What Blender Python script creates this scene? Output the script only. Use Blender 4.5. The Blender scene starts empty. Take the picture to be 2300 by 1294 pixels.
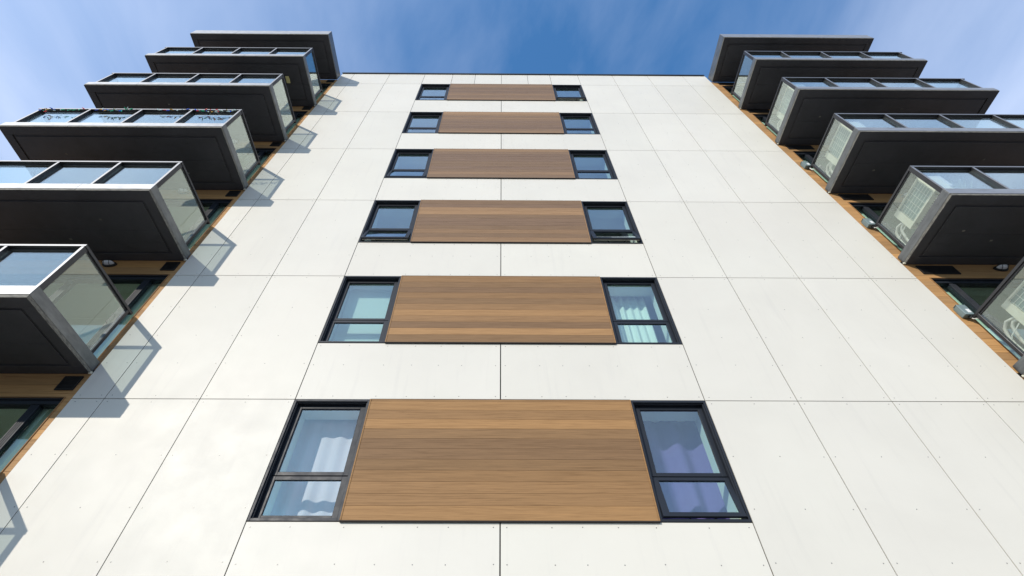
import bpy, bmesh, math, random
from mathutils import Vector, Matrix
R = math.radians
rnd = random.Random(7)
scene = bpy.context.scene
C = scene.collection

# ------------------------------------------------------------------ camera
cam_d = bpy.data.cameras.new('camera')
cam = bpy.data.objects.new('camera', cam_d); C.objects.link(cam)
right = Vector((0.99998006, -0.0062847390, -0.00061757891))
up = Vector((-0.00418324, -0.73250083, 0.68075328))
fwd = Vector((0.00473073, 0.68073712, 0.73251252))
cam.matrix_world = Matrix(((right.x, up.x, -fwd.x, -0.0107), (right.y, up.y, -fwd.y, -5.4463),
                           (right.z, up.z, -fwd.z, 1.6), (0, 0, 0, 1)))
cam_d.sensor_fit = 'HORIZONTAL'; cam_d.sensor_width = 36.0
cam_d.lens = 36.0 * 1095.4257 / 2300
cam_d.shift_x = 21.826 / 2300; cam_d.shift_y = 108.687 / 2300
cam_d.clip_start = 0.05; cam_d.clip_end = 3000
scene.camera = cam

# ------------------------------------------------------------------ sky and sun
SUN_DIR = Vector((0.615, 1.0, -0.555)).normalized()      # the way the light travels
SUN_EL = math.asin(-SUN_DIR.z); SUN_AZ = math.atan2(-SUN_DIR.x, -SUN_DIR.y)
world = bpy.data.worlds.new('World'); scene.world = world; world.use_nodes = True
nt = world.node_tree; N = nt.nodes; L = nt.links
bg = N['Background']
sky = N.new('ShaderNodeTexSky'); sky.sky_type = 'NISHITA'; sky.sun_disc = False
sky.sun_elevation = SUN_EL; sky.sun_rotation = SUN_AZ % (2 * math.pi)
sky.altitude = 300; sky.air_density = 1.0; sky.dust_density = 0.6; sky.ozone_density = 2.0
tc = N.new('ShaderNodeTexCoord')
sep = N.new('ShaderNodeSeparateXYZ'); L.new(tc.outputs['Generated'], sep.inputs[0])
mz = N.new('ShaderNodeMath'); mz.operation = 'MAXIMUM'; mz.inputs[1].default_value = 0.12; L.new(sep.outputs[2], mz.inputs[0])
dx = N.new('ShaderNodeMath'); dx.operation = 'DIVIDE'; L.new(sep.outputs[0], dx.inputs[0]); L.new(mz.outputs[0], dx.inputs[1])
dy = N.new('ShaderNodeMath'); dy.operation = 'DIVIDE'; L.new(sep.outputs[1], dy.inputs[0]); L.new(mz.outputs[0], dy.inputs[1])
cmb = N.new('ShaderNodeCombineXYZ'); L.new(dx.outputs[0], cmb.inputs[0]); L.new(dy.outputs[0], cmb.inputs[1])
def sky_noise(scale, rot, sc, detail, dist):
    mp = N.new('ShaderNodeMapping'); mp.inputs['Rotation'].default_value = (0, 0, R(rot)); mp.inputs['Scale'].default_value = sc
    L.new(cmb.outputs[0], mp.inputs['Vector'])
    n = N.new('ShaderNodeTexNoise'); n.inputs['Scale'].default_value = scale; n.inputs['Detail'].default_value = detail
    n.inputs['Distortion'].default_value = dist; n.inputs['Roughness'].default_value = 0.55
    L.new(mp.outputs[0], n.inputs['Vector']); return n
n1 = sky_noise(1.1, 35, (1.0, 0.45, 1), 5, 0.5)
n2 = sky_noise(3.4, 50, (1.0, 0.5, 1), 9, 0.45)
# thin cirrus veil: clear near the patch of sky over the roof, denser away from it
dist = N.new('ShaderNodeVectorMath'); dist.operation = 'DISTANCE'; dist.inputs[1].default_value = (0.10, 0.30, 0)
L.new(cmb.outputs[0], dist.inputs[0])
r1 = N.new('ShaderNodeMapRange'); r1.inputs[1].default_value = 0.0; r1.inputs[2].default_value = 1.25
r1.inputs[3].default_value = 0.0; r1.inputs[4].default_value = 0.62; L.new(dist.outputs['Value'], r1.inputs[0])
def m(op, a, b):
    x = N.new('ShaderNodeMath'); x.operation = op
    for i, v in enumerate((a, b)):
        if isinstance(v, (int, float)): x.inputs[i].default_value = v
        else: L.new(v, x.inputs[i])
    return x.outputs[0]
a1 = m('MULTIPLY', m('SUBTRACT', n1.outputs[0], 0.5), 1.0)
a2 = m('MULTIPLY', m('SUBTRACT', n2.outputs[0], 0.5), 0.60)
cl = N.new('ShaderNodeClamp'); L.new(m('ADD', m('ADD', r1.outputs[0], 0.05), m('ADD', a1, a2)), cl.inputs[0]); cl.inputs[1].default_value = 0.02; cl.inputs[2].default_value = 0.85
mixc = N.new('ShaderNodeMix'); mixc.data_type = 'RGBA'
tint = N.new('ShaderNodeMix'); tint.data_type = 'RGBA'; tint.blend_type = 'MULTIPLY'; tint.inputs['Factor'].default_value = 1
L.new(sky.outputs[0], tint.inputs['A']); tint.inputs['B'].default_value = (0.92, 2.10, 2.80, 1)
L.new(cl.outputs[0], mixc.inputs['Factor']); L.new(tint.outputs['Result'], mixc.inputs['A'])
mixc.inputs['B'].default_value = (8.7, 9.8, 12.4, 1)
lowr = N.new('ShaderNodeMapRange'); lowr.inputs[1].default_value = 0.05; lowr.inputs[2].default_value = 0.70; lowr.inputs[3].default_value = 0.42; lowr.inputs[4].default_value = 1.0
L.new(sep.outputs[2], lowr.inputs[0])
dim = N.new('ShaderNodeVectorMath'); dim.operation = 'SCALE'; L.new(mixc.outputs['Result'], dim.inputs[0]); L.new(lowr.outputs[0], dim.inputs['Scale'])
L.new(dim.outputs[0], bg.inputs['Color']); bg.inputs['Strength'].default_value = 0.10
sun_d = bpy.data.lights.new('sun', 'SUN'); sun_d.energy = 3.75; sun_d.angle = R(0.5); sun_d.color = (1.0, 0.93, 0.83)
sun = bpy.data.objects.new('sun', sun_d); C.objects.link(sun); sun.location = (-20, -30, 40)
sun.rotation_euler = SUN_DIR.to_track_quat('-Z', 'Y').to_euler()
scene.view_settings.view_transform = 'Standard'; scene.view_settings.look = 'None'
scene.view_settings.exposure = 0.0; scene.view_settings.gamma = 1.0
scene.cycles.use_denoising = True
scene.cycles.max_bounces = 10; scene.cycles.transparent_max_bounces = 24
scene.cycles.caustics_reflective = False; scene.cycles.caustics_refractive = False
scene.cycles.sample_clamp_indirect = 6.0

# ------------------------------------------------------------------ materials
def mat(name, base=(0.5, 0.5, 0.5), rough=0.5, metal=0.0, spec=0.5):
    ma = bpy.data.materials.new(name); ma.use_nodes = True
    p = ma.node_tree.nodes['Principled BSDF']
    p.inputs['Base Color'].default_value = (*base, 1); p.inputs['Roughness'].default_value = rough
    p.inputs['Metallic'].default_value = metal; p.inputs['Specular IOR Level'].default_value = spec
    return ma
def nodes(ma): return ma.node_tree.nodes, ma.node_tree.links, ma.node_tree.nodes['Principled BSDF']
def coords(ma, scale, rot=(0, 0, 0)):
    n, l, p = nodes(ma)
    t = n.new('ShaderNodeTexCoord'); g = n.new('ShaderNodeMapping'); g.inputs['Scale'].default_value = scale
    g.inputs['Rotation'].default_value = rot
    l.new(t.outputs['Object'], g.inputs[0]); return g.outputs[0]
def noise(ma, vec, scale, detail=4, rough=0.55, dist=0.0):
    n, l, p = nodes(ma)
    x = n.new('ShaderNodeTexNoise'); x.inputs['Scale'].default_value = scale; x.inputs['Detail'].default_value = detail
    x.inputs['Roughness'].default_value = rough; x.inputs['Distortion'].default_value = dist
    l.new(vec, x.inputs['Vector']); return x.outputs[0]
def ramp(ma, fac, stops):
    n, l, p = nodes(ma)
    r = n.new('ShaderNodeValToRGB'); l.new(fac, r.inputs[0])
    e = r.color_ramp.elements
    while len(e) < len(stops): e.new(0.5)
    for el, (pos, c) in zip(e, stops): el.position = pos; el.color = (*c, 1) if len(c) == 3 else c
    return r.outputs[0]
def mixrgb(ma, fac, a, b, mode='MIX'):
    n, l, p = nodes(ma)
    x = n.new('ShaderNodeMix'); x.data_type = 'RGBA'; x.blend_type = mode
    for key, v in (('Factor', fac), ('A', a), ('B', b)):
        if isinstance(v, (int, float)): x.inputs[key].default_value = v
        elif isinstance(v, tuple): x.inputs[key].default_value = (*v, 1)
        else: l.new(v, x.inputs[key])
    return x.outputs['Result']
def bump(ma, h, strength, distance):
    n, l, p = nodes(ma)
    b = n.new('ShaderNodeBump'); b.inputs['Strength'].default_value = strength; b.inputs['Distance'].default_value = distance
    l.new(h, b.inputs['Height']); l.new(b.outputs[0], p.inputs['Normal'])

M = {}
# white fibre cement panels: faint cloudy weathering, vertical streaks, small panel to panel differences
w = M['white'] = mat('white_panel', (0.8, 0.8, 0.78), 0.55, 0, 0.22)
n_, l_, p_ = nodes(w)
v = coords(w, (1, 1, 1)); big = noise(w, v, 0.55, 5, 0.6, 0.4)
c1 = ramp(w, big, [(0.30, (0.668, 0.644, 0.580)), (0.55, (0.700, 0.676, 0.608)), (0.8, (0.722, 0.698, 0.628))])
streak = noise(w, coords(w, (5.0, 1, 0.35)), 1.6, 5, 0.6)
c2 = mixrgb(w, ramp(w, streak, [(0.56, (0, 0, 0)), (0.82, (0.42, 0.42, 0.42))]), c1, (0.58, 0.56, 0.52))
warm = noise(w, v, 0.23, 3, 0.5)
c2 = mixrgb(w, ramp(w, warm, [(0.52, (0, 0, 0)), (0.75, (0.55, 0.55, 0.55))]), c2, (0.69, 0.65, 0.585))
spk = noise(w, v, 34, 2, 0.5)
c2 = mixrgb(w, ramp(w, spk, [(0.76, (0, 0, 0)), (0.80, (0.12, 0.12, 0.12))]), c2, (0.5, 0.47, 0.43))
at = n_.new('ShaderNodeAttribute'); at.attribute_name = 'tone'
c3 = mixrgb(w, 1.0, c2, at.outputs['Color'], 'MULTIPLY')
l_.new(c3, p_.inputs['Base Color'])
l_.new(ramp(w, noise(w, v, 2.5, 4), [(0.3, (0.42,) * 3), (0.7, (0.54,) * 3)]), p_.inputs['Roughness'])
bump(w, noise(w, v, 1.4, 3), 0.12, 0.02)
M['joint'] = mat('joint_backing', (0.018, 0.013, 0.010), 0.8)
M['screw'] = mat('screw_head', (0.22, 0.22, 0.21), 0.4, 0.5)
# wood effect boards
wd = M['wood'] = mat('wood_board', (0.3, 0.17, 0.08), 0.6, 0, 0.12)
n_, l_, p_ = nodes(wd)
at = n_.new('ShaderNodeAttribute'); at.attribute_name = 'tone'
gr = noise(wd, coords(wd, (0.55, 6, 22)), 3.2, 8, 0.65, 0.6)
fine = noise(wd, coords(wd, (1.5, 20, 110)), 2.4, 4, 0.6)
c1 = mixrgb(wd, 1.0, at.outputs['Color'], ramp(wd, gr, [(0.28, (0.70, 0.66, 0.62)), (0.5, (1, 1, 1)), (0.75, (1.18, 1.15, 1.10))]), 'MULTIPLY')
c1 = mixrgb(wd, 1.0, c1, ramp(wd, fine, [(0.3, (0.86, 0.85, 0.84)), (0.65, (1.06, 1.05, 1.04))]), 'MULTIPLY')
l_.new(c1, p_.inputs['Base Color']); bump(wd, fine, 0.25, 0.002)
# dark window frames
f = M['frame'] = mat('dark_frame', (0.016, 0.020, 0.028), 0.5, 0.0, 0.3)
n_, l_, p_ = nodes(f); l_.new(ramp(f, noise(f, coords(f, (1, 1, 1)), 9, 4), [(0.3, (0.42,) * 3), (0.7, (0.56,) * 3)]), p_.inputs['Roughness'])
# balcony aluminium
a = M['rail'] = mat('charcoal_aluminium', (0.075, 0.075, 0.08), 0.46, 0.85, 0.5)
n_, l_, p_ = nodes(a); l_.new(ramp(a, noise(a, coords(a, (1, 1, 1)), 5, 5), [(0.3, (0.42,) * 3), (0.7, (0.56,) * 3)]), p_.inputs['Roughness'])
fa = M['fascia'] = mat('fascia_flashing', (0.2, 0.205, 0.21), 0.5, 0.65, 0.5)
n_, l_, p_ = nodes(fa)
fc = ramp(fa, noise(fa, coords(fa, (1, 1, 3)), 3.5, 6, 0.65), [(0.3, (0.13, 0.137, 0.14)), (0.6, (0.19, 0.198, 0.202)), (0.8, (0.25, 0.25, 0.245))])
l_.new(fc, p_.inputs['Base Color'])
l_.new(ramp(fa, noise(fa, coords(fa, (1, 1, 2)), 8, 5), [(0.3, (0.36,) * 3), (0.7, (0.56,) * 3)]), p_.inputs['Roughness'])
M['rail_front'] = mat('rail_front_painted_glint', (0.30, 0.30, 0.305), 0.47, 0.75)  # same rail metal, front faces paler: sun glint put into the colour
ff = M['fascia_front'] = mat('fascia_front_painted_sheen', (0.36, 0.365, 0.37), 0.47, 0.7)  # front faces of the same flashing, bright sun and sky sheen painted in
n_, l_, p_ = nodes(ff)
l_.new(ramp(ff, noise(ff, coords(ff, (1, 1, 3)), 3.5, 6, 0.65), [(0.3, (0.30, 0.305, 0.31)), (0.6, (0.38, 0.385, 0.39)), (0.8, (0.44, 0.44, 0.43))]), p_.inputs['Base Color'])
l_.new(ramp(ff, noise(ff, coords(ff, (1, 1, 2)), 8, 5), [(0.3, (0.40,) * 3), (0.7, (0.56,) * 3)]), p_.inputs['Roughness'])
dl = M['drip'] = mat('weathered_drip_edge', (0.16, 0.15, 0.13), 0.75)
n_, l_, p_ = nodes(dl)
l_.new(ramp(dl, noise(dl, coords(dl, (2, 2, 9)), 6, 6, 0.75), [(0.35, (0.05, 0.045, 0.04)), (0.5, (0.15, 0.145, 0.125)), (0.7, (0.27, 0.25, 0.21))]), p_.inputs['Base Color'])
so = M['soffit'] = mat('soffit_paint', (0.03, 0.028, 0.03), 0.6)
n_, l_, p_ = nodes(so)
sc = ramp(so, noise(so, coords(so, (1, 1, 1)), 1.3, 6, 0.65), [(0.3, (0.035, 0.035, 0.039)), (0.7, (0.056, 0.056, 0.062))])
st_ = noise(so, coords(so, (0.6, 2.5, 1)), 2.2, 7, 0.7, 1.2)
sc = mixrgb(so, ramp(so, st_, [(0.58, (0, 0, 0)), (0.72, (0.6, 0.6, 0.6))]), sc, (0.019, 0.019, 0.020))
sp = ramp(so, noise(so, coords(so, (1, 1, 1)), 26, 3, 0.5), [(0.74, (0, 0, 0)), (0.79, (0.5, 0.5, 0.5))])
l_.new(mixrgb(so, sp, sc, (0.12, 0.115, 0.11)), p_.inputs['Base Color']); bump(so, noise(so, coords(so, (1, 1, 1)), 60, 4, 0.6), 0.35, 0.004)
def glass(name, tint, base, gain, gloss, wavy=0.0):
    ma = bpy.data.materials.new(name); ma.use_nodes = True; n, l = ma.node_tree.nodes, ma.node_tree.links
    n.remove(n['Principled BSDF'])
    t = n.new('ShaderNodeBsdfTransparent'); t.inputs[0].default_value = (*tint, 1)
    g = n.new('ShaderNodeBsdfGlossy'); g.inputs[0].default_value = (*gloss, 1); g.inputs['Roughness'].default_value = 0.0
    lw = n.new('ShaderNodeLayerWeight'); fr = n.new('ShaderNodeMath'); fr.operation = 'POWER'; fr.inputs[1].default_value = 3.0
    l.new(lw.outputs['Facing'], fr.inputs[0])
    ml = n.new('ShaderNodeMath'); ml.operation = 'MULTIPLY_ADD'; ml.inputs[1].default_value = gain; ml.inputs[2].default_value = base; ml.use_clamp = True
    l.new(fr.outputs[0], ml.inputs[0])
    mx = n.new('ShaderNodeMixShader'); l.new(ml.outputs[0], mx.inputs[0]); l.new(t.outputs[0], mx.inputs[1]); l.new(g.outputs[0], mx.inputs[2])
    l.new(mx.outputs[0], n['Material Output'].inputs['Surface'])
    if not wavy: return ma
    # slight waviness of real glazing
    tcn = n.new('ShaderNodeTexCoord'); nz = n.new('ShaderNodeTexNoise'); nz.inputs['Scale'].default_value = 1.1; nz.inputs['Detail'].default_value = 1
    l.new(tcn.outputs['Object'], nz.inputs['Vector']); b = n.new('ShaderNodeBump'); b.inputs['Strength'].default_value = wavy; b.inputs['Distance'].default_value = 0.02
    l.new(nz.outputs[0], b.inputs['Height']); l.new(b.outputs[0], g.inputs['Normal'])
    return ma
M['rail_glass'] = glass('railing_glass', (0.95, 0.985, 0.965), 0.09, 1.25, (0.92, 1.0, 0.95))
M['win_glass'] = glass('window_glass', (0.86, 0.97, 0.94), 0.12, 0.7, (0.88, 0.95, 1.0), 0.02)
M['door_glass'] = glass('door_glass', (0.88, 0.99, 0.94), 0.06, 0.5, (0.9, 0.98, 0.96), 0.02)
M['room'] = mat('room_paint', (0.84, 0.84, 0.80), 0.8)
M['roomfloor'] = mat('room_floor', (0.30, 0.22, 0.15), 0.5)
M['core'] = mat('wall_membrane', (0.02, 0.018, 0.016), 0.9)
M['coping'] = mat('roof_coping', (0.02, 0.022, 0.025), 0.4, 0.3)
M['curtain_lilac'] = mat('lilac_curtain', (0.95, 0.64, 0.78), 0.9)
M['curtain_white'] = mat('white_curtain', (0.82, 0.82, 0.78), 0.9)
M['curtain_purple'] = mat('purple_curtain', (0.17, 0.11, 0.34), 0.9)
M['blind'] = mat('blind_slat', (0.82, 0.82, 0.78), 0.6)
M['cream'] = mat('cream_casing', (0.66, 0.62, 0.50), 0.45)
cs = M['cream']; n_, l_, p_ = nodes(cs)
l_.new(ramp(cs, noise(cs, coords(cs, (1, 1, 1)), 7, 5), [(0.3, (0.78, 0.74, 0.60)), (0.7, (0.88, 0.85, 0.74))]), p_.inputs['Base Color'])
M['fin'] = mat('condenser_fins', (0.34, 0.46, 0.45), 0.5, 0.1)
M['wire_white'] = mat('white_wire_grille', (0.9, 0.9, 0.86), 0.5)
M['hose'] = mat('white_insulated_hose', (0.80, 0.80, 0.76), 0.6)
M['black'] = mat('black_metal', (0.008, 0.008, 0.009), 0.6)
M['lens'] = mat('frosted_lamp_glass', (0.75, 0.76, 0.80), 0.2)
M['boxgrey'] = mat('grey_green_box', (0.20, 0.26, 0.26), 0.45, 0.1)
M['sticker'] = mat('white_sticker', (0.75, 0.76, 0.75), 0.5)
M['seal'] = mat('sealant', (0.60, 0.57, 0.45), 0.8)
M['yellow'] = mat('yellow_board', (0.62, 0.56, 0.25), 0.6)
M['pot'] = mat('clay_pot', (0.3, 0.12, 0.07), 0.7)
M['leaf'] = mat('pale_foliage', (0.30, 0.36, 0.25), 0.7)
M['wire_green'] = mat('dark_green_wire', (0.01, 0.05, 0.04), 0.5)
for k_, c_ in dict(red=(0.8, 0.03, 0.03), blue=(0.03, 0.12, 0.75), green=(0.02, 0.55, 0.25), yellow=(0.75, 0.42, 0.02), clear=(0.6, 0.75, 0.7)).items():
    M['bulb_' + k_] = mat(k_ + '_bulb', c_, 0.15)
gm = M['ground'] = mat('ground_asphalt', (0.12, 0.12, 0.12), 0.85)
n_, l_, p_ = nodes(gm)
l_.new(ramp(gm, noise(gm, coords(gm, (1, 1, 1)), 3, 8, 0.7), [(0.3, (0.22, 0.217, 0.208)), (0.7, (0.33, 0.323, 0.305))]), p_.inputs['Base Color'])
pv = M['paving'] = mat('concrete_paving', (0.35, 0.34, 0.32), 0.8)
n_, l_, p_ = nodes(pv)
l_.new(ramp(pv, noise(pv, coords(pv, (1, 1, 1)), 2, 7, 0.7), [(0.3, (0.27, 0.26, 0.25)), (0.7, (0.40, 0.39, 0.37))]), p_.inputs['Base Color'])

# ------------------------------------------------------------------ mesh helpers
class MB:
    def __init__(s): s.v = []; s.f = []; s.m = []; s.t = []; s.mats = []
    def mi(s, k):
        if k not in s.mats: s.mats.append(k)
        return s.mats.index(k)
    def face(s, vs, k, tone=(1, 1, 1)):
        i = len(s.v); s.v += [tuple(x) for x in vs]; s.f.append(tuple(range(i, i + len(vs)))); s.m.append(s.mi(k)); s.t.append(tone)
    def box(s, x0, x1, y0, y1, z0, z1, k, tone=(1, 1, 1), mtx=None, skip='', fk=None):
        if x0 > x1: x0, x1 = x1, x0
        if y0 > y1: y0, y1 = y1, y0
        if z0 > z1: z0, z1 = z1, z0
        P = [Vector(q) for q in ((x0, y0, z0), (x1, y0, z0), (x1, y1, z0), (x0, y1, z0), (x0, y0, z1), (x1, y0, z1), (x1, y1, z1), (x0, y1, z1))]
        if mtx: P = [mtx @ q for q in P]
        i = len(s.v); s.v += [tuple(q) for q in P]
        for nm, q in (('b', (0, 3, 2, 1)), ('t', (4, 5, 6, 7)), ('f', (0, 1, 5, 4)), ('r', (1, 2, 6, 5)), ('k', (2, 3, 7, 6)), ('l', (3, 0, 4, 7))):
            if nm in skip: continue
            s.f.append(tuple(i + j for j in q)); s.m.append(s.mi(fk if (fk and nm == 'f') else k)); s.t.append(tone)
    def tube(s, pts, r, k, n=8, closed=False):
        pts = [Vector(q) for q in pts]; rings = []
        for i, q in enumerate(pts):
            a = pts[max(i - 1, 0)]; b = pts[min(i + 1, len(pts) - 1)]
            d = (b - a).normalized(); u = d.cross(Vector((0, 0, 1)))
            if u.length < 1e-3: u = d.cross(Vector((1, 0, 0)))
            u.normalize(); w_ = d.cross(u); rr = r[i] if isinstance(r, (list, tuple)) else r
            st = len(s.v)
            for j in range(n):
                an = 2 * math.pi * j / n; s.v.append(tuple(q + (u * math.cos(an) + w_ * math.sin(an)) * rr))
            rings.append(st)
        for a, b in zip(rings, rings[1:]):
            for j in range(n):
                s.f.append((a + j, a + (j + 1) % n, b + (j + 1) % n, b + j)); s.m.append(s.mi(k)); s.t.append((1, 1, 1))
        for st in (rings[0], rings[-1]):
            s.f.append(tuple(st + j for j in range(n))); s.m.append(s.mi(k)); s.t.append((1, 1, 1))
    def build(s, name, parent=None, bevel=0.0, smooth=False, label=None):
        me = bpy.data.meshes.new(name); me.from_pydata(s.v, [], s.f)
        for k in s.mats: me.materials.append(M[k])
        for p, mi_ in zip(me.polygons, s.m): p.material_index = mi_; p.use_smooth = smooth
        ca = me.color_attributes.new('tone', 'FLOAT_COLOR', 'CORNER')
        for p, t in zip(me.polygons, s.t):
            for li in p.loop_indices: ca.data[li].color = (*t, 1)
        me.validate(); me.update()
        bm = bmesh.new(); bm.from_mesh(me); bmesh.ops.recalc_face_normals(bm, faces=bm.faces)
        if bevel:
            es = [e for e in bm.edges if len(e.link_faces) == 2 and e.calc_face_angle(0) > 0.6]
            bmesh.ops.bevel(bm, geom=es, offset=bevel, segments=1, affect='EDGES', clamp_overlap=True)
        bm.to_mesh(me); bm.free()
        o = bpy.data.objects.new(name, me); C.objects.link(o)
        if parent: o.parent = parent
        if label: o['label'] = label
        return o
def thing(name, label, cat, loc=(0, 0, 0), group=None):
    o = bpy.data.objects.new(name, None); C.objects.link(o); o.location = loc
    o['label'] = label; o['category'] = cat
    if group: o['group'] = group
    return o

# ------------------------------------------------------------------ measured layout
Z0, FH = 6.116, 3.0                  # head of the lowest window seen; storey height
W, WI = 2.945, 1.865                 # outer and inner edge of the window columns
HW = 1.828                           # window height
XLE, XRE = -6.148, 7.905             # where the white cladding ends
ROOF = 22.39
def head(k): return Z0 + FH * k
def zslab(k): return 3.5935 + FH * k
BL = dict(x0=-11.06, x1=-6.16, rx0=-11.12, rx1=-6.25, side=1)
BR = dict(x0=7.945, x1=13.31, rx0=8.067, rx1=13.33, side=-1)
DY, RY = -1.473, -1.41

# ground and paving
g = MB(); g.face([(-900, -900, 0), (900, -900, 0), (900, 900, 0), (-900, 900, 0)], 'ground'); o = g.build('ground'); o['kind'] = 'structure'
g = MB(); g.box(-30, 30, -3.2, -0.06, 0.004, 0.13, 'paving', skip='b'); o = g.build('pavement', bevel=0.01); o['kind'] = 'structure'

bld = thing('apartment_building', 'white panelled block with wood infills between dark windows and glass balconies either side', 'apartment building')

# ------------------------------------------------------------------ cladding panels with screws
GAP = 0.0062
def screws(mb, cols, rows, y=-0.001):
    for x in cols:
        for z in rows:
            x_ = x + rnd.uniform(-.004, .004); z_ = z + rnd.uniform(-.004, .004); r = 0.0072
            n = 7
            ring = [(x_ + r * math.cos(2 * math.pi * j / n), y - 0.001, z_ + r * math.sin(2 * math.pi * j / n)) for j in range(n)]
            tip = [(x_ + r * .6 * math.cos(2 * math.pi * j / n), y - 0.004, z_ + r * .6 * math.sin(2 * math.pi * j / n)) for j in range(n)]
            mb.face(tip, 'screw')
            for j in range(n): mb.face([ring[j], ring[(j + 1) % n], tip[(j + 1) % n], tip[j]], 'screw')
def panel(x0, x1, z0, z1, cols, rows, gl=GAP, gr=GAP, gt=GAP, gb=GAP):
    mb = MB(); t = rnd.uniform(0.94, 1.0); wv = rnd.uniform(-0.008, 0.008)
    y = rnd.uniform(-0.0012, 0.0)
    mb.box(x0 + gl, x1 - gr, y, 0.012, z0 + gb, z1 - gt, 'white', (t, t + wv * .3, t - abs(wv)))
    screws(mb, cols, rows, y)
    return mb.build('cladding_panel', bld)
colsL = [(XLE, -5.677, [-6.056, -5.753]), (-5.677, -4.31, [-5.603, -4.975, -4.387]), (-4.31, -2.948, [-4.24, -3.637, -3.028])]
colsR = [(2.948, 4.287, [3.028, 3.637, 4.212]), (4.287, 5.65, [4.362, 4.97, 5.575]), (5.65, 7.012, [5.725, 6.33, 6.937]), (7.012, XRE, [7.087, 7.45, 7.83])]
for k in range(-1, 6):
    zt = head(k)
    for x0, x1, cs_ in colsL + colsR:
        panel(x0, x1, zt - FH, zt, cs_, [zt + d for d in (-0.055, -0.935, -1.66, -2.29, -2.937)])
    if k < 5 or True:
        # spandrel strip under each window row
        zs = zt - HW
        for x0, x1, cs_ in ((-W, 0, [-2.88, -2.42, -1.806, -1.367, -0.955, -0.6, -0.075]), (0, W, [0.075, 0.6, 0.955, 1.367, 1.806, 2.42, 2.88])):
            panel(x0, x1, zt - FH, zs, cs_, [zs - 0.065, zs - 0.487, zt - FH + 0.065], gl=0.004 if x0 < -1 else 0.008, gr=0.008 if x0 < -1 else 0.004, gt=0.006)
for x0, x1, cs_ in colsL + colsR + [(-2.948, -1.87, []), (-1.87, -1.0, []), (-1.0, 0, []), (0, 1.0, []), (1.0, 1.87, []), (1.87, 2.948, [])]:
    panel(x0, x1, head(5), ROOF, [x0 + .075, x1 - .075], [head(5) + .065, ROOF - .08])
# dark membrane behind the joints, with openings
def wall_grid(mb, x0, x1, z0, z1, y0, y1, holes, k, tone=(1, 1, 1)):
    xs = sorted({x0, x1} | {h[0] for h in holes} | {h[1] for h in holes}); zs = sorted({z0, z1} | {h[2] for h in holes} | {h[3] for h in holes})
    for a, b in zip(zs, zs[1:]):
        run = None
        for c, d in zip(xs, xs[1:]):
            cx, cz = (c + d) / 2, (a + b) / 2
            hole = any(h[0] < cx < h[1] and h[2] < cz < h[3] for h in holes)
            if hole:
                if run: mb.box(run[0], run[1], y0, y1, a, b, k, tone); run = None
            else: run = (run[0], d) if run else (c, d)
        if run: mb.box(run[0], run[1], y0, y1, a, b, k, tone)
holes = []
for k in range(-1, 6):
    zt = head(k)
    holes += [(-W + .03, -WI - .03, zt - HW + .03, zt - .03), (WI + .03, W - .03, zt - HW + .03, zt - .03)]
mb = MB(); wall_grid(mb, XLE + .004, XRE - .004, 0, ROOF - .01, 0.028, 0.10, holes, 'joint')
mb.build('wall_core', bld)
mb = MB(); wall_grid(mb, XLE + .004, XRE - .004, 0, ROOF - .01, 0.102, 0.42, holes, 'room')
mb.build('inner_wall', bld)
mb = MB(); mb.box(XLE - .01, XRE - .02, -0.035, 0.28, ROOF + .002, ROOF + .045, 'coping'); mb.box(XLE - .01, XRE - .02, -0.035, -0.028, ROOF - .05, ROOF + .002, 'coping'); mb.build('roof_coping', bld, bevel=0.003)
# roof deck and the side walls that close the block
mb = MB(); mb.box(-11.6, 13.8, 0.26, 9.0, ROOF - .35, ROOF - .1, 'core'); mb.build('roof', bld)
mb = MB(); mb.box(-11.6, -11.4, 0.26, 9.0, 0, ROOF - .35, 'white'); mb.build('side_wall', bld)
mb = MB(); mb.box(13.6, 13.8, 0.26, 9.0, 0, ROOF - .35, 'white'); mb.build('side_wall', bld)
mb = MB(); mb.box(-11.4, 13.6, 8.8, 9.0, 0, ROOF - .35, 'white'); mb.build('rear_wall', bld)

# ------------------------------------------------------------------ interiors (floors, ceilings, partitions)
for k in range(-1, 6):
    zt = head(k)
    mb = MB()
    mb.box(-11.4, 13.6, 0.43, 6.0, zt + 0.10, zt + 0.16, 'room')
    mb.box(-11.4, 13.6, 0.43, 6.0, zt - 2.36, zt - 2.30, 'roomfloor')
    mb.box(-11.4, 13.6, 5.9, 6.0, zt - 2.30, zt + .10, 'room')
    for x in (-11.39, -6.0, 0.0, 7.8, 13.5): mb.box(x - .05, x + .05, 0.432, 5.9, zt - 2.30, zt + .10, 'room')
    mb.build('interior_room', bld)

# ------------------------------------------------------------------ wood infills
WT_ = {'l': (0.46, 0.265, 0.105), 'm': (0.345, 0.202, 0.085), 'd': (0.260, 0.158, 0.076), 'k': (0.295, 0.178, 0.080), 'o': (0.40, 0.232, 0.093)}
WT = {k_: (c_[0] * .80 + .012, c_[1] * .80 + .008, c_[2] * .90 + .004) for k_, c_ in WT_.items()}
seqs = ['omlkddkmmmo', 'mddkmlmdlko', 'kdllkddkmkm', 'mkdddkdkmkk', 'lkmkdkddkmk', 'kmdkkdkmkkm']
seqs = ['mokloddkmmmo'[0:0] + 'omlkddkmmmo', 'mkdmkmlmdlkm', 'kdolkddkmkm', 'okdddkkdkmk', 'lokmkdkddkm', 'kmkdkdkmkkm']
def tone(c, j=0.06):
    f_ = 1 + rnd.uniform(-j, j); b = WT[c]; return (b[0] * f_, b[1] * f_, b[2] * f_)
base_tone = tone
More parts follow.
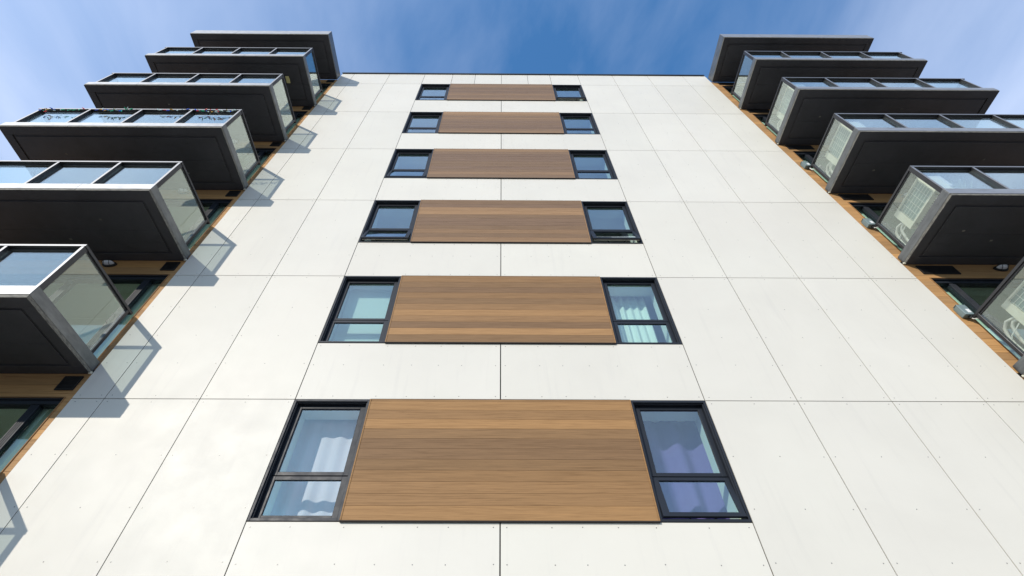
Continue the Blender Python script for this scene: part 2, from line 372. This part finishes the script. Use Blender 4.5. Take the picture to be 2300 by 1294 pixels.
for k in range(-1, 6):
    zt = head(k); mb = MB(); s_ = seqs[max(k, 0)]
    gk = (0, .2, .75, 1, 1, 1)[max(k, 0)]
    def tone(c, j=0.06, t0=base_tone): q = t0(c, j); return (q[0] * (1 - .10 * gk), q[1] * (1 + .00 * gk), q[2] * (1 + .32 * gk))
    z = zt - 0.045; top = zt - 0.012; i = 0
    zb = zt - HW - 0.008
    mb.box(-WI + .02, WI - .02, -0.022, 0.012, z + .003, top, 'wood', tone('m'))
    while z > zb + 0.02:
        z2 = max(z - 0.1595, zb + 0.012) if z - 0.1595 > zb + 0.06 else zb + 0.012
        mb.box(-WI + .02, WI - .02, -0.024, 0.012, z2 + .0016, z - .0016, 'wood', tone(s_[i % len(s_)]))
        z = z2; i += 1
    mb.box(-WI + .02, WI - .02, -0.016, 0.013, zb + .012, top, 'joint')
    mb.build('wood_infill', bld)
    tb = MB()
    for sx in (-1, 1):
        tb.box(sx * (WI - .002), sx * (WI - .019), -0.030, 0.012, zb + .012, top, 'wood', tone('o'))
    tb.box(-WI + .002, WI - .002, -0.032, 0.012, zb - .004, zb + .010, 'joint')
    tb.box(-WI, WI, -0.020, 0.012, top + .001, zt - .001, 'joint')
    tb.build('infill_trim', bld)
tone = base_tone

# ------------------------------------------------------------------ windows
def ring(mb, x0, x1, z0, z1, wl, wr, wb, wt_, y0, y1, k, mtx=None):
    mb.box(x0, x0 + wl, y0, y1, z0, z1, k, mtx=mtx); mb.box(x1 - wr, x1, y0, y1, z0, z1, k, mtx=mtx)
    mb.box(x0 + wl, x1 - wr, y0 + .0005, y1, z0, z0 + wb, k, mtx=mtx); mb.box(x0 + wl, x1 - wr, y0 + .0005, y1, z1 - wt_, z1, k, mtx=mtx)
def window(k, sx, open_ang):
    """the sash stands deeper than the outer flange; sx=-1 left column, +1 right column"""
    zt = head(k) - .004; zb = head(k) - HW + .002
    xo, xi = sx * (W - .004), sx * (WI + .003)          # outer and inner edge
    lo, hi = min(xo, xi), max(xo, xi)
    fr = MB()
    ring(fr, lo, hi, zb, zt, .030, .030, .034, .038, -0.010, 0.012, 'frame')
    ring(fr, lo + .012, hi - .012, zb + .012, zt - .012, .034, .034, .036, .040, 0.0125, 0.030, 'frame')
    ring(fr, lo + .030, hi - .030, zb + .026, zt - .030, .014, .014, .020, .018, 0.0305, 0.135, 'frame')
    a, b = lo + .046, hi - .046
    zm = zt - 1.186
    fr.box(a, b, 0.088, 0.135, zm - .012, zm + .012, 'frame')
    w_o = fr.build('window', bld, bevel=0.0025)
    up_ = MB()
    wl, wr = (.058, .085) if sx < 0 else (.085, .058)
    wl += 0.0; z1 = zt - .052
    ring(up_, a, b, zm + .006, z1, wl, wr, .052, .056, 0.072, 0.118, 'frame')
    ring(up_, a + wl - .006, b - wr + .006, zm + .052, z1 - .050, .012, .012, .012, .012, 0.080, 0.110, 'frame')
    up_.build('sash', w_o, bevel=0.003)
    gl = MB(); gl.box(a + wl, b - wr, 0.092, 0.096, zm + .058, z1 - .056, 'win_glass'); gl.build('pane', w_o)
    # awning vent hinged at its top
    z0v, z1v = zb + .048, zm - .008
    mt = Matrix.Translation((0, 0.075, z1v)) @ Matrix.Rotation(-R(open_ang), 4, 'X') @ Matrix.Translation((0, -0.075, -z1v))
    lowr = MB()
    ring(lowr, a, b, z0v, z1v, wl, wr, .058, .052, 0.068, 0.108, 'frame', mt)
    if open_ang: ring(lowr, a + .02, b - .02, z0v + .012, z1v - .012, .03, .03, .03, .03, 0.1085, 0.122, 'cream', mt)
    lowr.build('vent_sash', w_o, bevel=0.0025, label='awning vent pushed open at its foot' if open_ang else None)
    gl = MB(); gl.box(a + wl, b - wr, 0.084, 0.088, z0v + .058, z1v - .052, 'win_glass', mtx=mt); gl.build('pane', w_o)
    if open_ang:
        cr = MB()
        ring(cr, a + .004, b - .004, z0v - .016, z1v, .018, .018, .06, .012, 0.118, 0.134, 'cream')
        cr.build('vent_stop', w_o)
        off = math.sin(R(open_ang)) * (z1v - z0v)
        arm = MB(); cx = (a + b) / 2
        for s_ in (-1, 1):
            arm.tube([(cx + s_ * .015, 0.120, z0v + .012), (cx + s_ * .11, 0.11 - off * .3, z0v + .016), (cx + s_ * .20, 0.108 - off * .95, z0v + .03)], .006, 'black', 6)
            arm.box(cx + s_ * .17, cx + s_ * .23, 0.10 - off, 0.112 - off, z0v + .02, z0v + .04, 'black')
        arm.build('stay_arm', w_o)
    # painted return of the opening inside
    rv = MB()
    for (x0, x1, z0, z1) in ((lo + .02, lo + .034, zb + .03, zt - .03), (hi - .034, hi - .02, zb + .03, zt - .03), (lo + .034, hi - .034, zb + .02, zb + .034), (lo + .034, hi - .034, zt - .034, zt - .03)):
        rv.box(x0, x1, 0.1365, 0.425, z0, z1, 'room')
    rv.build('inner_return', w_o)
for k, l, r in ((0, 0, 10), (1, 0, 0), (2, 15, 16), (3, 9, 0), (4, 0, 0), (5, 0, 17), (-1, 0, 0)):
    window(k, -1, l); window(k, 1, r)

# ------------------------------------------------------------------ balconies, their walls and doors
def balcony(k, B, roof=False):
    z = zslab(k); x0, x1, sd = B['x0'], B['x1'], B['side']
    th = 0.235 if not roof else 0.50
    bal = MB()
    bi = 0.185
    bal.box(x0 + .012, x1 - .012, DY + .012, 0.0, z + .024, z + th - .006, 'soffit')
    for (a, b, c, d) in ((x0 + .012, x1 - .012, DY + .012, DY + bi), (x0 + .012, x0 + bi, DY + bi, -.17), (x1 - bi, x1 - .012, DY + bi, -.17), (x0 + .012, x1 - .012, -.17, -.002)):
        bal.box(a, b, c, d, z, z + .0235, 'soffit')
    gw = .045
    ym = DY * rnd.uniform(.42, .52)
    bal.box(x0 + bi + gw, x1 - bi - gw, DY + bi + gw, ym - .0012, z + .001, z + .0235, 'soffit')
    bal.box(x0 + bi + gw, x1 - bi - gw, ym + .0012, -.17 - gw, z + .001, z + .0235, 'soffit')
    for _ in range(3):
        sx_, sy_ = rnd.uniform(x0 + .5, x1 - .5), rnd.uniform(DY + .4, -.35)
        bal.box(sx_ - .03, sx_ + .03, sy_ - .02, sy_ + .02, z - .004, z + .0005, 'drip')
    b_o = bal.build('canopy' if roof else 'balcony', bld, bevel=0.003)
    fa_ = MB()
    zf0, zf1 = z + .052, z + th
    fy = DY
    # flashing in lengths, each joint slightly out of line
    n = 3; L_ = (x1 - x0) / n
    cuts = [x0] + [x0 + L_ * i + rnd.uniform(-.4, .4) for i in range(1, n)] + [x1]
    for a, b in zip(cuts, cuts[1:]):
        dy_ = rnd.uniform(0, .0025)
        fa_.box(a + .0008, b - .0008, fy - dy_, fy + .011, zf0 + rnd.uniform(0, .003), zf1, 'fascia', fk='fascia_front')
    for xs_ in (x0, x1 - .011): fa_.box(xs_, xs_ + .011, fy + .0115, -0.004, zf0, zf1, 'fascia')
    fa_.build('fascia', b_o, bevel=0.0015)
    dr = MB()
    for a, b in zip(cuts, cuts[1:]): dr.box(a + .01, b - .001, fy + .004, fy + .0115, z - .006 + rnd.uniform(0, .004), zf0 - .001, 'drip')
    for xs_ in (x0 + .004, x1 - .0115): dr.box(xs_, xs_ + .0075, fy + .012, -0.004, z - .004, zf0 - .001, 'drip')
    dr.build('drip_edge', b_o)
    if roof: return b_o
    # sealant and bracket where the slab edge meets the cladding
    xe = x1 if sd > 0 else x0
    se = MB(); se.box(xe - .03, xe + .02, -0.03, -0.004, z - .012, z + .03, 'seal'); se.build('edge_bracket', b_o, bevel=.006)
    st = z + th
    zt = z + 1.356
    rx0, rx1 = B['rx0'], B['rx1']
    RW, RH = .07, .048
    def rail_front():
        r = MB()
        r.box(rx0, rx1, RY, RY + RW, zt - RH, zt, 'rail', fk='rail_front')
        for xs_ in (rx0, rx1 - RW): r.box(xs_, xs_ + RW, RY + RW + .0005, -0.05, zt - RH, zt, 'rail')
        r.build('top_rail', b_o, bevel=0.003)
        q = MB(); q.box(rx0 + .06, rx1 - .06, RY + .055, RY + .075, zt - RH - .03, zt - RH - .0005, 'rail')
        q.box(rx0 + .06, rx1 - .06, RY + .03, RY + .075, st + .045, st + .085, 'rail')
        for xs_ in (rx0 + .02, rx1 - .055):
            q.box(xs_, xs_ + .035, RY + .09, -0.12, st + .045, st + .085, 'rail'); q.box(xs_, xs_ + .03, RY + .09, -0.12, zt - RH - .03, zt - RH - .0005, 'rail')
        q.build('bottom_rail', b_o, bevel=0.002)
    rail_front()
    end = .075
    px = [rx0 + .0 + (rx1 - rx0 - .06) * i / 4 for i in range(5)]
    if sd > 0: px = [-11.07, -9.893, -8.662, -7.459, -6.31]
    else: px = [8.068, 9.271, 10.595, 11.902, 13.198]
    for i, x in enumerate(px):
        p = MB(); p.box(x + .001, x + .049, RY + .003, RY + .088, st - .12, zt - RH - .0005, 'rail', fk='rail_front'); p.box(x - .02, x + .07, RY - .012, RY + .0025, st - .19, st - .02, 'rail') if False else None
        p.build('post', b_o, bevel=0.003)
    for xs_ in (rx0 + .004, rx1 - .064):
        p = MB(); p.box(xs_, xs_ + .06, -0.17, -0.115, st - .10, zt - RH - .0005, 'rail'); p.build('post', b_o, bevel=0.003)
    for a, b in zip(px, px[1:]):
        g_ = MB(); g_.box(a + .052, b - .002, RY + .062, RY + .068, st + .086, zt - RH - .031, 'rail_glass'); g_.build('glass_panel', b_o)
    for xs_ in (rx0 + .032, rx1 - .038):
        g_ = MB(); g_.box(xs_, xs_ + .006, RY + .092, -.172, st + .086, zt - RH - .031, 'rail_glass'); g_.build('glass_panel', b_o)
    return b_o
def bay_wall(k, B):
    """wood boarding, door and vent between slab k and slab k+1"""
    sd = B['side']; z = zslab(k)
    zl, zh = z + .10, z + 3.0 + .02
    hd = head(k - 1) + 3.0 - 0.0 + 0.02 if False else head(k) + .020
    xin, xout = (-6.155, -11.6) if sd > 0 else (7.915, 13.8)
    dj = -6.258 if sd > 0 else 8.165            # door jamb nearest the white cladding
    df = dj - sd * 3.3                          # far jamb
    db = z + .26
    wb = MB(); y = 0.010
    zz = hd + .44
    # boards from top to bottom, cut round the door opening
    bt = []; t_ = zh
    tops = [hd + .245 + .16 * i for i in range(-18, 3)]
    for zb_ in tops:
        zt_ = zb_ + .16
        c0, c1 = max(zb_, zl), min(zt_, zh)
        if c1 - c0 < .015: continue
        tn = [tuple(min(1, q_ * e_) for q_, e_ in zip(tone(rnd.choice('mmkko'), .08), (1.62, 1.58, 1.45))) for _ in range(1)]
        if c0 >= hd - .001: segs = [(xin, xout, c0, c1)]
        elif c1 > hd + .012: segs = [(xin, dj, c0, c1), (dj, df, hd, c1), (df, xout, c0, c1)]
        else: segs = [(xin, dj, c0, c1), (df, xout, c0, c1)]
        for a, b, d0, d1 in segs:
            wb.box(min(a, b), max(a, b), y, y + .018, d0 + .0022, d1 - .0022, 'wood', tn[0])
    wb.build('wood_wall', bld)
    bk = MB(); h = [(min(dj, df), max(dj, df), db - .2, hd)]
    wall_grid(bk, min(xin, xout), max(xin, xout), zslab(k) + .0, zslab(k) + 3.0, y + .0185, 0.10, h, 'core')
    wall_grid(bk, min(xin, xout), max(xin, xout), zslab(k) + .0, zslab(k) + 3.0, 0.1005, 0.43, h, 'room')
    bk.build('bay_wall_core', bld)
    tr = MB(); tr.box(dj + sd * .001, dj + sd * .012, -0.004, y + .017, db, hd + .012, 'wood', WT['o']); tr.box(min(dj, df), max(dj, df), -0.004, y + .017, hd - .001, hd + .012, 'wood', WT['k'])
    tr.build('door_trim', bld)
    # sliding door
    fr = MB(); lo, hi = min(dj, df) + .002, max(dj, df) - .002
    ring(fr, lo, hi, db - .2, hd - .002, .055, .055, .24, .085, 0.045, 0.16, 'frame')
    ring(fr, lo, hi, db - .2, hd - .002, .02, .02, .24, .02, 0.012, 0.0445, 'frame')
    d_o = fr.build('balcony_door', bld, bevel=.003)
    s0 = dj - sd * .055                          # narrow fixed light beside the jamb
    s1 = dj - sd * .33; s2 = dj - sd * .45; s3 = dj - sd * 1.75; s4 = dj - sd * 1.88; s5 = df + sd * .055
    for a, b, yy in ((s1, s2, .06), (s3, s4, .075)):
        mu = MB()
        mu.box(min(a, b), max(a, b), yy, .15, db + .04, hd - .087, 'frame')
        for q in (.25, .5, .75): mu.box(a + (b - a) * q - .004, a + (b - a) * q + .004, yy - .006, yy - .0002, db + .04, hd - .087, 'frame')
        mu.build('mullion', d_o, bevel=.002)
    for a, b, yy in ((s0, s1, .10), (s2, s3, .11), (s4, s5, .13)):
        g_ = MB(); g_.box(min(a, b) + .001, max(a, b) - .001, yy, yy + .006, db + .042, hd - .0875, 'door_glass'); g_.build('pane', d_o)
    ip = MB(); ip.box(min(s1, s2) - .03, max(s1, s2) + .03, .20, .44, db + .04, hd - .02, 'room'); ip.build('added_band_post', d_o)  # added pale post, stands in for the light band beside the mullion
    hn = MB(); hx = (s1 + s2) / 2 - sd * .02
    hn.tube([(hx, .055, db + .95), (hx, .02, db + .96), (hx, .02, db + 1.17), (hx, .055, db + 1.18)], .008, 'rail', 6); hn.build('handle', d_o)
    # louvred vent above the door
    vz0, vz1 = (z + 2.68, z + 2.945)
    va, vb = (-6.50, -6.232) if sd > 0 else (8.13, 8.845)
    ve = MB(); ring(ve, va, vb, vz0, vz1, .015, .015, .015, .015, -.012, .009, 'black')
    for i in range(9):
        zz_ = vz0 + .022 + i * .0265
        ve.box(va + .015, vb - .015, -.008, .0085, zz_, zz_ + .012, 'black')
    ve.box(va + .015, vb - .015, .004, .0092, vz0 + .015, vz1 - .015, 'black')
    ve.build('vent_grille', bld)
for k in range(0, 7):
    balcony(k, BL, k == 6); balcony(k, BR, k == 6)
for k in range(0, 6):
    bay_wall(k, BL); bay_wall(k, BR)

# ------------------------------------------------------------------ wall lamps
LV = ['lowest', 'second', 'third', 'fourth', 'fifth', 'sixth']
def lamp(x, z, label):
    t = thing('wall_lamp', label, 'wall lamp', (x, 0.01, z), 'caged wall lamps above the balcony doors')
    b = MB(); n = 20
    def oval(rx, rz, y): return [(rx * math.cos(2 * math.pi * j / n), y, rz * math.sin(2 * math.pi * j / n)) for j in range(n)]
    def loft(mb, rings, k):
        for a, c in zip(rings, rings[1:]):
            for j in range(n): mb.face([a[j], a[(j + 1) % n], c[(j + 1) % n], c[j]], k)
        mb.face(rings[-1], k)
    loft(b, [oval(.135, .075, 0), oval(.135, .075, -.03), oval(.115, .058, -.04)], 'black'); b.build('base', t, smooth=False)
    d = MB(); loft(d, [oval(.108, .052, -.038), oval(.106, .05, -.06), oval(.09, .04, -.09), oval(.055, .022, -.108), oval(.01, .005, -.112)], 'lens'); d.build('glass_cover', t, smooth=True)
    c = MB()
    c.tube([(-.122, -.035, 0), (-.115, -.08, 0), (-.07, -.118, 0), (.07, -.118, 0), (.115, -.08, 0), (.122, -.035, 0)], .0045, 'black', 6)
    for xx in (-.05, .05): c.tube([(xx, -.035, -.062), (xx, -.08, -.055), (xx, -.118, -.018), (xx, -.118, .018), (xx, -.08, .055), (xx, -.035, .062)], .0045, 'black', 6)
    c.build('cage', t)
for k in (1, 2, 3, 4):
    lamp(-7.56, zslab(k) + 2.86, 'oval caged lamp on wood wall, under the %s left slab from the bottom' % LV[k])
    lamp(9.745, zslab(k) + 2.86, 'oval caged lamp on wood wall, under the %s right slab from the bottom' % LV[k])

# ------------------------------------------------------------------ grey switch boxes on the right wood strip
BOXL = ['grey-green switch box beside the lowest right balcony railing, with a white sticker',
        'grey-green switch box beside the second right balcony railing from the bottom',
        'grey-green switch box beside the third right railing from the bottom, pale cable looping']
for i, k in enumerate((1, 2, 3)):
    z = zslab(k) + 1.36
    t = thing('switch_box', BOXL[i], 'electrical box', (8.035, 0.008, z), 'switch boxes on the right wood strips')
    b = MB(); b.box(-.07, .075, -.095, 0, .02, .26, 'boxgrey'); b.build('casing', t, bevel=.006)
    b = MB(); b.box(-.076, .081, -.104, -.0955, .012, .265, 'boxgrey'); b.box(-.078, .083, -.104, -.02, .2655, .272, 'boxgrey'); b.build('cover', t, bevel=.003)
    b = MB(); b.box(.0, .062, -.1065, -.1045, .06, .15, 'sticker'); b.build('sticker', t)
    b = MB(); b.tube([(.02, -.05, .02), (.02, -.05, -.03)], .02, 'black', 10); b.tube([(.05, -.05, .02), (.05, -.05, -.02)], .016, 'hose', 10); b.build('cable_gland', t)
    c = MB(); pts = [Vector((.03, -.05, -.02)), Vector((.035, -.06, -.16 if i == 2 else -.06)), Vector((.09, -.12, -.22 if i == 2 else -.10)), Vector((.16, -.20, -.20 if i == 2 else -.12))]
    c.tube(pts, .011 if i == 2 else .008, 'hose', 8); c.build('cable', t)

# ------------------------------------------------------------------ air conditioners on the right balconies
AC = {1: 'cream outdoor air conditioner behind the lowest right side glass, cut off by the frame edge',
      2: 'cream outdoor air conditioner on the second right balcony from the bottom, beside a feathery plant',
      3: 'cream outdoor air conditioner on the third right balcony from the bottom',
      4: 'topmost cream outdoor air conditioner, behind the fourth right side glass'}
ac0 = None
def make_ac(k):
    st = zslab(k) + .235
    t = thing('air_conditioner', AC[k], 'air conditioner', (8.25, -0.82, st), 'air conditioners on the right balconies')
    # casing as a tray round the coil that faces the side glass
    x1, y0, y1, z0, z1 = .34, -.435, .435, .445, 1.005
    c = MB()
    c.box(.0, x1, y0, y1, z0, z0 + .035, 'cream'); c.box(.0, x1, y0, y1, z1 - .03, z1, 'cream')
    c.box(.0, x1, y0, y0 + .06, z0 + .035, z1 - .03, 'cream'); c.box(.0, x1, y1 - .14, y1, z0 + .035, z1 - .03, 'cream')
    c.box(x1 - .02, x1, y0 + .06, y1 - .14, z0 + .035, z1 - .03, 'cream')
    for i in range(14): c.box(.10, .20, y0 + .12 + i * .045, y0 + .135 + i * .045, z0 - .002, z0 - .0005, 'black')
    c.build('casing', t, bevel=.004)
    f_ = MB(); f_.box(.03, .05, y0 + .061, y1 - .141, z0 + .036, z1 - .031, 'fin')
    yy = y0 + .07
    while yy < y1 - .15: f_.box(.022, .0298, yy, yy + .003, z0 + .036, z1 - .031, 'fin'); yy += .011
    f_.build('coil', t)
    gr_ = MB()
    for i in range(7): zz = z0 + .05 + i * (z1 - z0 - .10) / 6; gr_.tube([(.006, y0 + .06, zz), (.006, y1 - .14, zz)], .0038, 'wire_white', 5)
    for i in range(6): yy = y0 + .08 + i * (y1 - y0 - .24) / 5; gr_.tube([(.012, yy, z0 + .035), (.012, yy, z1 - .03)], .0038, 'wire_white', 5)
    gr_.build('wire_grille', t)
    lg = MB()
    for yy in (-.33, .30):
        lg.box(.04, .08, yy, yy + .04, .0, z0 - .0025, 'rail'); lg.box(x1 - .08, x1 - .04, yy, yy + .04, .0, z0 - .0025, 'rail')
        lg.box(.02, x1 - .02, yy - .005, yy + .045, .0, .012, 'rail')
    lg.build('stand', t)
    cap = MB(); cap.box(x1 + .0005, x1 + .10, y0 - .0, y0 + .20, z0 + .15, z1 + .02, 'sticker'); cap.build('end_cover', t, bevel=.01)
    h = MB()
    for f_ in (1.0, .62):
        P_ = [(.10, .44, .70), (.05, .49, .76), (.04, .59, .79), (.04, .69, .73), (.05, .755, .60), (.06, .775, .42), (.08, .78, .20), (.10, .78, .02)]
        h.tube([(x_ + .07 * (1 - f_), .44 + (y_ - .44) * f_ if i_ < 5 else y_ - .09 * (1 - f_) / .38, .62 + (z_ - .62) * f_ if i_ < 4 else z_) for i_, (x_, y_, z_) in enumerate(P_)], .024, 'hose', 10)
    h.tube([(.03, .45, .62), (-.02, .54, .55), (-.06, .63, .50), (-.09, .66, .42)], .008, 'hose', 6)
    h.build('hose', t, smooth=True)
    return t
for k in (1, 2, 3, 4):
    if ac0 is None: ac0 = make_ac(k); continue
    t = ac0.copy(); C.objects.link(t); t.location = (8.25, -0.82, zslab(k) + .235); t['label'] = AC[k]
    for ch in list(ac0.children): c_ = ch.copy(); C.objects.link(c_); c_.parent = t

# ------------------------------------------------------------------ potted plant on the second right balcony
t = thing('potted_plant', 'pale feathery plant in a pot behind the glass of the second right balcony', 'plant', (8.98, -1.08, zslab(2) + .235))
p = MB()
prof = [(.10, 0), (.125, .12), (.14, .22), (.15, .23), (.15, .25), (.13, .25)]
for (r0, z0), (r1, z1) in zip(prof, prof[1:]):
    for j in range(18):
        a, b = 2 * math.pi * j / 18, 2 * math.pi * (j + 1) / 18
        p.face([(r0 * math.cos(a), r0 * math.sin(a), z0), (r0 * math.cos(b), r0 * math.sin(b), z0), (r1 * math.cos(b), r1 * math.sin(b), z1), (r1 * math.cos(a), r1 * math.sin(a), z1)], 'pot')
p.build('pot', t)
p = MB()
for i in range(46):
    a = rnd.uniform(0, 2 * math.pi); lean = rnd.uniform(.05, .38); h = rnd.uniform(.55, .82)
    pts = [(math.cos(a) * lean * q ** 1.7, math.sin(a) * lean * .6 * q ** 1.7, .2 + h * q) for q in (0, .35, .7, 1)]
    p.tube(pts, [.004, .003, .002, .001], 'leaf', 4)
    for q in range(16):
        u = .3 + .7 * q / 15; c_ = Vector((math.cos(a) * lean * u ** 1.7, math.sin(a) * lean * .6 * u ** 1.7, .2 + h * u))
        d = Vector((rnd.uniform(-1, 1), rnd.uniform(-1, 1), rnd.uniform(.1, 1))).normalized() * rnd.uniform(.03, .07)
        s_ = d.cross(Vector((rnd.uniform(-1, 1), rnd.uniform(-1, 1), rnd.uniform(-1, 1)))).normalized() * .006
        p.face([c_ - s_, c_ + s_, c_ + d], 'leaf')
p.build('foliage', t)

# ------------------------------------------------------------------ yellow board under the fifth left slab
b = MB(); b.box(-.055, .055, -.10, .10, -.012, .012, 'yellow'); b.box(-.05, -.04, -.02, .02, .012, .05, 'yellow'); b.box(.04, .05, -.02, .02, .012, .05, 'yellow')
o = b.build('ceiling_board', bevel=.004); o.location = (-6.80, -.82, zslab(5) - .05)
o['label'] = 'small pale yellow board fixed under the fifth left balcony slab'; o['category'] = 'board'

# ------------------------------------------------------------------ string of coloured lights on the third left railing
t = thing('string_lights', 'string of coloured bulbs tangled along the top rail of the third left balcony', 'string lights', (-8.7, RY, zslab(3) + 1.356))
wr_ = MB(); bulbs = []
def string(xa, xb, sag, seed, amp=.05):
    r_ = random.Random(seed); pts = []; n = int(abs(xb - xa) / .045)
    for i in range(n + 1):
        q = i / n; x = xa + (xb - xa) * q + r_.uniform(-.01, .01)
        z = -.075 - sag * math.sin(math.pi * q) - amp * abs(math.sin(q * n * .55)) + r_.uniform(-.012, .012)
        pts.append(Vector((x + 8.7, -.014 + r_.uniform(-.007, .007), z)))
    wr_.tube(pts, .003, 'wire_green', 5)
    for i in range(1, n, 2): bulbs.append((pts[i], r_))
string(-6.30, -7.35, .13, 1, .05); string(-6.35, -7.25, .05, 2, .07); string(-7.5, -8.25, .02, 3, .04)
string(-8.72, -9.7, .07, 4, .05); string(-9.92, -11.0, .06, 5, .05); string(-8.9, -9.6, .10, 6, .03); string(-10.6, -11.0, .14, 7, .05)
wr_.build('wire', t)
cols = ['red', 'blue', 'green', 'yellow', 'clear']
for i, (c_, r_) in enumerate(bulbs[:96]):
    bb = MB(); d = Vector((r_.uniform(-1, 1), r_.uniform(-.35, .0), r_.uniform(-1.3, .5))).normalized(); k = 'bulb_' + r_.choice(cols)
    bb.tube([c_, c_ + d * .022, c_ + d * .042, c_ + d * .066, c_ + d * .08], [.006, .011, .0125, .009, .003], k, 7)
    bb.build('bulb', t)

# ------------------------------------------------------------------ curtains and blinds
def curtain(name, label, x0, x1, z0, z1, k, y=.33, folds=9, amp=.035, side=0, group=None):
    mb = MB(); nx, nz = 70, 10
    P = []
    for i in range(nx + 1):
        q = i / nx; row = []
        for j in range(nz + 1):
            u = j / nz
            x = x0 + (x1 - x0) * q + side * .16 * (u ** 2) * (q if side > 0 else 1 - q)
            yy = y + amp * math.sin(q * folds * 2 * math.pi + .6 * math.sin(3 * q)) * (.7 + .5 * u) + .012 * math.sin(q * 31 + u * 3)
            row.append(mb_v(mb, (x, yy, z1 + (z0 - z1) * u)))
        P.append(row)
    for i in range(nx):
        for j in range(nz):
            mb.f.append((P[i][j], P[i + 1][j], P[i + 1][j + 1], P[i][j + 1])); mb.m.append(mb.mi(k)); mb.t.append((1, 1, 1))
    o = mb.build(name, smooth=True); o['label'] = label; o['category'] = 'curtain'
    sm = o.modifiers.new('cloth thickness', 'SOLIDIFY'); sm.thickness = .003
    return o
def mb_v(mb, q): mb.v.append(q); return len(mb.v) - 1
curtain('curtain', 'pale lilac pleated curtain inside the lowest left window', -3.15, -1.75, head(0) - 2.25, head(0) + .09, 'curtain_lilac', .47, 6, .022)
curtain('curtain', 'deep purple curtain inside the lowest right window', 1.62, 3.15, head(0) - 2.25, head(0) + .09, 'curtain_purple', .58, 4.2, .075)
curtain('curtain', 'white gathered curtain inside the second right window from the bottom', 1.80, 2.80, head(1) - 2.25, head(1) + .0, 'curtain_white', .49, 7, .035)
t = thing('window_blind', 'white slatted blind inside the second left window from the bottom', 'blind', (-2.38, .33, head(1) - .04))
hr = MB(); hr.box(-.50, .52, -.02, .03, -.04, .0, 'blind'); hr.build('headrail', t)
sl = MB()
for i in range(56):
    z = -.06 - i * .030; sl.box(-.50, .52, -.018, .018, z, z + .003, 'blind', mtx=Matrix.Translation((0, 0, z)) @ Matrix.Rotation(R(-62), 4, 'X') @ Matrix.Translation((0, 0, -z)))
sl.build('slats', t)

# ------------------------------------------------------------------ walls below the lowest balconies (under the frame edge)
for x0, x1 in ((-11.6, XLE - .012), (XRE + .012, 13.8)):
    mb = MB(); mb.box(x0, x1, 0.02, 0.25, 0.002, zslab(0) - .002, 'white'); mb.build('base_wall', bld)
